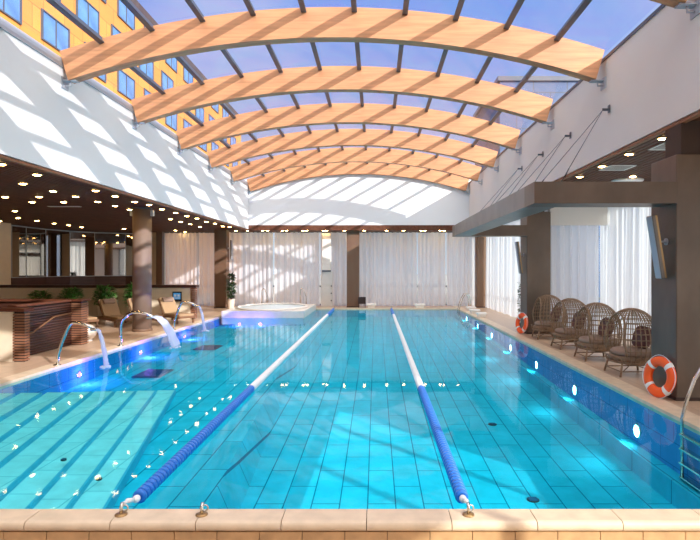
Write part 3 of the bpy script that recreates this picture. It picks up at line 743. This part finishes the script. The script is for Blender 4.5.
def hoop_rail(x, y, z, label, w=.28, h=.72):
    o = thing('handrail', label, 'handrail', (x, y, z))
    b = MB(); b.tube([(0, 0, 0), (0, 0, h*.8), (0.02, 0, h*.93), (.08, 0, h), (.16, 0, h*.93), (w, 0, h*.55), (w, 0, 0)], .02, 8); b.build('rail', 'inox', o)
    for xx in (0, w): MB().lathe([(.045, 0), (.045, .01), (0, .012)], c=(xx, 0, 0), n=14).build('flange', 'inox', o)
hoop_rail(-5.35, 25.3, DZ, 'left steel handrail behind the hot tub', h=.9); hoop_rail(-3.55, 25.3, DZ, 'right steel handrail behind the hot tub', h=.9)

# ------------------------------------------------------------------ pool ladders
def ladder(x, y, label, sep=.5, rot=0, steps=4):
    o = thing('pool_ladder', label, 'ladder', (x, y, DZ), rot)
    for s in (0, 1):
        yy = -s*sep
        b = MB(); b.tube([(.42, yy, 0), (.42, yy, .42), (.39, yy, .60), (.30, yy, .72), (.20, yy, .72), (.08, yy, .52), (0-.02, yy, .25), (-.07, yy, .05), (-.07, yy, -.82)], .021, 10); b.build('rail', 'inox', o)
        MB().lathe([(.045, 0), (.045, .012), (.03, .016), (0, .016)], c=(.42, yy, .005), n=16).build('flange', 'inox', o)
    for k in range(steps):
        z = -.14-.17*k
        b = MB(); b.bbox(-.115, -.03, -sep, 0, z-.012, z+.012, .006); b.build('rung', 'inox', o)
ladder(PX1, 6.50, 'steel pool ladder at the right edge of the view')
ladder(PX1, 24.3, 'steel pool ladder at the far right corner of the pool', .45)

# ------------------------------------------------------------------ lifebuoys
lb0 = None
def lifebuoy(loc, rx, rz, label):
    global lb0
    if lb0 is None:
        o = thing('lifebuoy', label, 'lifebuoy', loc, group='orange lifebuoys')
        T = Matrix.Translation((0, 0, .297)) @ Matrix.Rotation(rx, 4, 'X') @ Matrix.Rotation(pi/2, 4, 'X')
        MB().torus(.222, .072, 56, 16, T, ry=.052).build('ring', 'orange', o)
        for k in range(4):
            a = pi/4+k*pi/2; MB().torus(.222, .075, 6, 16, T, a-.13, a+.13, ry=.055).build('white_band', 'white', o, label='white band')
        pts = []
        for k in range(48):
            a = 2*pi*k/48; r = .290+0.02*abs(sin(2*(a-pi/4))); pts.append(T @ Vector((r*cos(a), r*sin(a), .02)))
        MB().tube(pts, .005, 6, True).build('grab_line', 'rope_white', o); lb0 = o
    else: o = dup(lb0, loc, rz, label)
    o.rotation_euler = (0, 0, rz)
lifebuoy((4.075, 7.76, DZ+.0), radians(-8), radians(-76), 'orange lifebuoy leaning on the near bronze column')
lifebuoy((4.13, 15.3, DZ+.0), 0, radians(-74), 'orange lifebuoy leaning on the far bronze column')

# ------------------------------------------------------------------ egg chairs
A_, B_, H_ = .47, .48, 1.15           # half depth, half width, top
ZC, ZR_ = .56, .62
def egg(phi, z):                       # radius factor of the cage at height z
    t = (z-ZC); q = t/(H_-ZC) if t > 0 else t/.62
    return sqrt(max(0, 1-q*q))
def in_open(x, z): return x < -.22-.10*(1-abs((z-.62)/.55))
def egg_chair(loc, rz, label):
    o = thing('egg_chair', label, 'chair', loc, rz, 'wicker egg chairs')
    zb = .24
    b = MB(); NV = 36
    def run(pts, r):
        cur = []
        for p in pts:
            if in_open(p[0], p[2]) and p[2] > zb+.12:
                if len(cur) > 1: b.tube(cur, r, 5)
                cur = []
            else: cur.append(p)
        if len(cur) > 1: b.tube(cur, r, 5)
    for k in range(NV):
        a = 2*pi*k/NV
        run([(A_*egg(a, z)*cos(a), B_*egg(a, z)*sin(a), z) for z in [zb+(H_-.004-zb)*sin(pi/2*i/22) for i in range(23)]], .0095)
    b.build('cage_ribs', 'rattan', o)
    b = MB()
    for z in (.24, .34, .44, .54, .64, .74, .83, .92, 1.0, 1.07, 1.13):
        e = egg(0, z); run([(A_*e*cos(2*pi*i/60+pi), B_*e*sin(2*pi*i/60+pi), z) for i in range(61)], .0075 if z > .3 else .016)
    b.build('cage_hoops', 'rattan', o)
    # rim of the opening
    rim = []
    for i in range(61):
        z = zb+.12+(H_-.05-zb-.12)*sin(pi*i/60)
        z = min(z, H_-.03); x = -.22-.10*(1-abs((z-.62)/.55)); e = egg(0, z)
        yy = B_*sqrt(max(0, e*e-(x/A_)**2)); rim.append((x, yy if i <= 30 else -yy, z))
    MB().tube(rim, .018, 8).build('opening_rim', 'rattan', o)
    b = MB(); b.lathe([(.0, .20), (.34, .20), (.40, .23), (.42, .28), (.41, .33), (.38, .34), (0, .34)], n=32, sx=1.0, sy=1.05, c=(.04, 0, 0)); b.build('woven_seat', 'rattan', o)
    b = MB(); b.lathe([(.0, .33), (.34, .33), (.375, .36), (.38, .40), (.35, .435), (.2, .45), (0, .452)], n=32, c=(.03, 0, 0)); b.build('seat_cushion', 'cushion', o)
    b = MB(); b.ellipsoid((0, 0, 0), (.085, .24, .20), 20, 12, .6); b.xform(Matrix.Translation((.2, .02, .64)) @ Matrix.Rotation(radians(18), 4, 'Y')); b.build('back_pillow', 'pillow', o)
    for sx in (-1, 1):
        for sy in (-1, 1): MB().tube([(sx*.26-.04, sy*.26, .23), (sx*.31-.04, sy*.30, 0)], .019, 8).build('leg', 'rattan', o)
    b = MB()
    for s in (-1, 1): b.tube([(s*.29-.04, -.28, .09), (s*.29-.04, .28, .09)], .011, 6); b.tube([(-.29-.04, s*.285, .09), (.29-.04, s*.285, .09)], .011, 6)
    b.tube([(-.30, -.28, .09), (.22, .28, .2)], .009, 6); b.tube([(-.30, .28, .09), (.22, -.28, .2)], .009, 6); b.build('stretcher', 'rattan', o)
    return o
ec = egg_chair((4.50, 9.5, DZ), radians(2), 'brown wicker egg chair closest to the camera, beside the near column')
dup(ec, (4.52, 11.05, DZ), radians(0), 'brown wicker egg chair second from the near column')
dup(ec, (4.54, 12.6, DZ), radians(2), 'brown wicker egg chair third from the near column')
dup(ec, (4.56, 14.3, DZ), radians(-2), 'brown wicker egg chair farthest away, beside the far column')

# ------------------------------------------------------------------ column speakers
def speaker(loc, rz, tilt, label, s=1.0):
    o = thing('wall_speaker', label, 'speaker', loc, rz)
    T = Matrix.Translation((-.15, 0, 0)) @ Matrix.Rotation(tilt, 4, 'Y')
    MB().bbox(-.035, .035, -.085, .085, -.46, .46, .012).xform(T).build('cabinet', 'bronze_grey', o)
    MB().bbox(-.045, -.035, -.075, .075, -.45, .45, .004).xform(T).build('grille', 'steel_light', o)
    b = MB(); b.box(.012, .037, -.088, -.082, -.455, .455); b.xform(T); b.build('edge_strip', 'brass', o, label='brass edge strip')
    b = MB(); b.tube([(-.005, 0, .08), (-.13, 0, .08)], .014, 8); b.tube([(-.002, 0, .08), (-.02, 0, .08)], .05, 14); b.build('bracket', 'steel_light', o)
speaker((4.20, 7.8, 2.2), 0, radians(-9), 'slim tilted column speaker on the near bronze column')
speaker((4.25, 15.5, 2.2), 0, radians(-7), 'slim tilted column speaker on the far bronze column')
speaker((-6.98, 25.45, 2.75), pi, radians(0), 'slim column speaker on the back brown column left of the hot tub')

# ------------------------------------------------------------------ back furniture
def block(x, y, label, w=.27, d=.22, h=.18):
    o = thing('starting_block', label, 'starting block', (x, y, DZ+.005), group='low white starting blocks')
    MB().bbox(-w*.8, w*.8, -d*.8, d*.8, 0, h*.6, .02).build('plinth', 'tub', o); MB().bbox(-w, w, -d, d, h*.6, h, .02).build('top_slab', 'white', o)
block(-.22, 25.2, 'low white starting block beside the dark box at the back', .22, .2, .2)
block(2.02, 25.15, 'low white starting block at the back in front of the curtain join', .24, .2, .2)
block(4.12, 23.45, 'low white block by the far ladder', .2, .2); block(4.0, 21.9, 'low white block second along the right deck', .2, .2); block(3.98, 20.4, 'low white block third along the right deck, nearest the camera', .18, .18)
o = thing('dark_stand', 'small dark box stand at the foot of the middle column', 'stand', (-.64, 25.35, DZ))
MB().bbox(-.2, .16, -.12, .12, .18, .5, .012).build('body', 'dark_box', o)
for x in (-.17, .13): MB().box(x-.015, x+.015, -.1, .1, 0, .19).build('leg', 'dark_box', o)
o = thing('shower_panel', 'pale wall box and panel between the back curtains', 'panel', (-2.34, 25.95, DZ))
MB().bbox(-.28, .26, -.05, .05, 0, 1.70, .01).build('panel', 'panel_grey', o); MB().bbox(-.25, .18, -.12, .12, 1.75, 3.5, .02).build('duct', 'tub', o); MB().box(-.24, .17, -.11, .11, 1.68, 1.75).build('outlet', 'steel', o)
for z in (.3, .65, 1.0): MB().lathe([(.035, 0), (.035, .05), (0, .055)], n=12).xform(Matrix.Translation((.2, -.05, z)) @ Matrix.Rotation(pi/2, 4, 'X')).build('knob', 'steel', o)

# ------------------------------------------------------------------ plants
def leaf_shape(mb, p, d, up, ln, w):
    d = d.normalized(); s = d.cross(up); s = s.normalized() if s.length > 1e-4 else Vector((1, 0, 0)); n = s.cross(d)
    P = [p, p+d*ln*.35+s*w+n*w*.3, p+d*ln*.35-s*w+n*w*.3, p+d*ln*.75+s*w*.7, p+d*ln*.75-s*w*.7, p+d*ln-n*ln*.15, p+d*ln*.4, p+d*ln*.75-n*.01]
    mb.add(P, [(0, 1, 6), (0, 6, 2), (1, 3, 7, 6), (6, 7, 4, 2), (3, 5, 7), (7, 5, 4)])
def potted(loc, label, pr, ph, fh, fr, n, m, cat='plant', ln=.14, pot='pot', group=None, name='potted_plant'):
    o = thing(name, label, cat, loc, group=group)
    MB().lathe([(pr*.75, 0), (pr*.8, .01), (pr, ph-.02), (pr, ph), (pr*.86, ph), (pr*.84, ph-.04), (0, ph-.04)], n=24).build('pot', pot, o)
    rnd = random.Random(label); b = MB(); st_ = MB()
    for k in range(5):
        a = k*1.26; st_.tube([(.03*cos(a), .03*sin(a), ph-.05), (fr*.3*cos(a), fr*.3*sin(a), ph+fh*.5), (fr*.45*cos(a+.4), fr*.45*sin(a+.4), ph+fh*.9)], .01, 5)
    st_.build('stem', 'bark', o)
    for i in range(n):
        z = rnd.random(); a = rnd.uniform(0, 6.28); r = fr*sqrt(rnd.random())*(.55+.45*sin(pi*min(1, z*.9+.12)))
        p = Vector((r*cos(a)*.8, r*sin(a)*.8, ph+.02+fh*z*.93)); d = Vector((cos(a)+rnd.uniform(-.6, .6), sin(a)+rnd.uniform(-.6, .6), rnd.uniform(-.3, .9)))
        leaf_shape(b, p, d, Vector((0, 0, 1)), ln*rnd.uniform(.7, 1.2), ln*.28)
    b.build('foliage', m, o, kind='stuff'); return o
potted((-6.58, 24.5, DZ), 'tall slim green plant in a cream pot left of the hot tub', .17, .45, 1.2, .2, 420, 'leaf_dark', ln=.15)
potted((-10.8, 19.15, DZ), 'bushy green plant behind the backrests, leftmost of the lounge plants', .26, .5, .62, .42, 420, 'leaf', ln=.17)
potted((-9.6, 19.15, DZ), 'bushy green plant between the first and second lounger backrests', .26, .5, .72, .42, 420, 'leaf', ln=.17)
potted((-8.62, 19.22, DZ), 'bushy green plant just left of the round column', .24, .5, .78, .32, 420, 'leaf', ln=.17)
potted((-11.9, 19.15, DZ), 'low green plant showing only its top over the slatted bar', .26, .5, .55, .42, 300, 'leaf', ln=.17)
o = thing('climbing_plant', 'narrow green climbing plant on the edge of the far bronze column', 'plant', (4.36, 16.15, DZ))
MB().lathe([(.09, 0), (.11, .22), (.0, .2)], n=16).build('pot', 'black', o)
rnd = random.Random(3); b = MB(); MB().tube([(0, 0, .15), (.03, 0, .8), (0, 0, 1.45)], .01, 5).build('stem', 'bark', o)
for i in range(160):
    a = rnd.uniform(0, 6.28); z = rnd.uniform(.25, 1.5); leaf_shape(b, Vector((.05*cos(a), .05*sin(a), z)), Vector((cos(a), sin(a), rnd.uniform(-.4, .5))), Vector((0, 0, 1)), .1, .03)
b.build('foliage', 'leaf_dark', o, kind='stuff')

# ------------------------------------------------------------------ left lounge: low wall, loungers, slatted bar
o = thing('low_wall', 'low cream wall with dark wood capping behind the loungers', 'wall', (-6.6, 19.7, DZ))
MB().box(-7.6, -.16, 0, .22, 0, 1.14).build('panel', 'cream', o)
MB().bbox(-7.6, .05, -.06, .30, 1.14, 1.24, .012).build('capping', 'wenge', o)
b = MB()
for k in range(15): b.box(-.16, 0, -.02, .24, .02+.075*k, .075+.075*k)
b.build('slatted_end', 'slat_red', o)
o = thing('wall_display', 'small blue screen in a black frame on the cream low wall', 'screen', (-7.25, 19.70, .86))
MB().bbox(-.17, .17, -.035, 0, -.18, .18, .008).build('frame', 'black', o); MB().box(-.13, .13, -.038, -.034, -.1, .13).build('display', 'screen', o)
b = MB(); 
for (x0, x1, z0, z1) in ((-.10, -.02, .0, .07), (.02, .10, .0, .07), (-.1, .1, -.06, -.04)): b.box(x0, x1, -.040, -.037, z0, z1)
b.build('icons', 'white', o)
def lounger(loc, rz, label):
    o = thing('sun_lounger', label, 'sun lounger', loc, rz, 'sun loungers on the left deck')
    b = MB()
    for s in (-1, 1): b.bbox(-.62, 1.28, s*.33-.03, s*.33+.03, .20, .28, .01)
    b.bbox(1.22, 1.28, -.33, .33, .20, .28, .01); b.bbox(-.62, -.56, -.33, .33, .2, .28, .01); b.build('frame', 'lounge_wood', o)
    for x in (-.5, 1.15):
        for s in (-1, 1): MB().bbox(x-.03, x+.03, s*.33-.03, s*.33+.03, 0, .21, .006).build('leg', 'lounge_wood', o)
    MB().bbox(.02, 1.27, -.31, .31, .27, .36, .03).build('seat_pad', 'lounge_pad', o)
    T = Matrix.Translation((.06, 0, .29)) @ Matrix.Rotation(radians(52), 4, 'Y')
    MB().bbox(-.78, 0, -.31, .31, 0, .085, .03).xform(T).build('backrest', 'lounge_pad', o)
    MB().bbox(-.78, 0, -.33, .33, -.03, 0, .008).xform(T).build('backrest_frame', 'lounge_wood', o)
    MB().bbox(-.74, -.52, -.22, .22, .08, .17, .035).xform(T).build('head_pillow', 'cushion', o)
    MB().tube([(-.3, -.3, .22), (-.28, 0, .5), (-.3, .3, .22)], .014, 6).build('back_support', 'lounge_wood', o); return o
rzl = radians(-42)
lo = lounger((-9.75, 17.5, DZ), rzl, 'tan sun lounger nearest the slatted bar')
lo.scale = (.88, .88, .88)
dup(lo, (-8.72, 17.8, DZ), rzl, 'tan sun lounger second from the slatted bar, left of the round column')
dup(lo, (-8.0, 18.3, DZ), rzl, 'tan sun lounger partly behind the round column')
dup(lo, (-7.15, 18.8, DZ), rzl, 'tan sun lounger right of the round column below the screen')

def slat_face(b, x0, x1, y0, y1, z0, z1, step=.06, t=.036):
    z = z0
    while z+t < z1: b.box(x0, x1, y0, y1, z, z+t); z += step
o = thing('slatted_bar', 'dark slatted wood bar enclosure with cream front at the left edge', 'bar', (-7.2, 10.7, DZ))
X, Y = -7.2, 10.7
MB().box(-4.5, -.0, .02, .16, 0, 1.06).build('front_panel', 'cream', o)
MB().bbox(-4.6, .27, -.06, .26, 1.06, 1.13, .012).build('front_top', 'bar_top', o)
b = MB(); slat_face(b, 0, .24, .0, .16, .02, 1.06); b.build('near_slatted_end', 'slat_red', o)
MB().box(.02, .22, .02, .14, 0, 1.06).build('end_core', 'slat_dark', o)
b = MB(); slat_face(b, -.17, -.13, .17, 2.3, .02, 1.12); b.build('side_slats', 'wenge', o)
MB().box(-.26, -.17, .17, 2.3, 0, 1.12).build('side_core', 'slat_dark', o)
b = MB(); slat_face(b, -.17, .11, 2.3, 2.62, .02, 1.12); b.build('far_slatted_end', 'slat_red', o); o.scale = (1, 1, .94)
MB().box(-.15, .09, 2.33, 2.6, 0, 1.12).build('far_core', 'slat_dark', o)
MB().bbox(-4.6, .14, 2.26, 2.68, 1.12, 1.17, .012).build('rear_top', 'bar_top', o)
MB().bbox(-.30, -.1, .27, 2.26, 1.12, 1.17, .012).build('side_top', 'bar_top', o)
MB().box(-4.5, -.17, 2.36, 2.6, 0, 1.12).build('rear_panel', 'wenge', o)
b = MB(); b.tube([(-.08, .55, .50), (-.08, .75, .52), (-.08, 1.5, .80), (-.08, 2.22, .84)], .02, 8)
for yy, zz in ((.8, .54), (1.5, .80), (2.15, .835)): b.tube([(-.14, yy, zz-.04), (-.08, yy, zz-.04), (-.08, yy, zz)], .01, 6)
b.build('handrail', 'lounge_wood', o)
o = thing('globe_lamp', 'white round globe lamp on the deck behind the slatted bar end', 'lamp', (-7.36, 13.75, DZ))
MB().lathe([(.12, 0), (.13, .02), (.1, .04)], n=24).build('base', 'white', o); MB().ellipsoid((0, 0, .22), (.22, .22, .21), 28, 16).build('globe', 'pot', o)

# white pool chair at the right edge of the frame
o = thing('white_stool', 'white plastic stool with round back at the right edge behind the ladder', 'stool', (4.42, 6.75, DZ))
MB().lathe([(0, .20), (.19, .20), (.2, .22), (.19, .24), (0, .24)], n=24).build('seat', 'white', o)
MB().ellipsoid((.16, 0, .44), (.03, .14, .14), 20, 10).build('backrest', 'white', o)
for sx in (-1, 1):
    for sy in (-1, 1): MB().tube([(sx*.12, sy*.12, .2), (sx*.15, sy*.15, 0)], .018, 8).build('leg', 'white', o)
MB().box(.13, .17, -.03, .03, .22, .36).build('back_post', 'white', o)
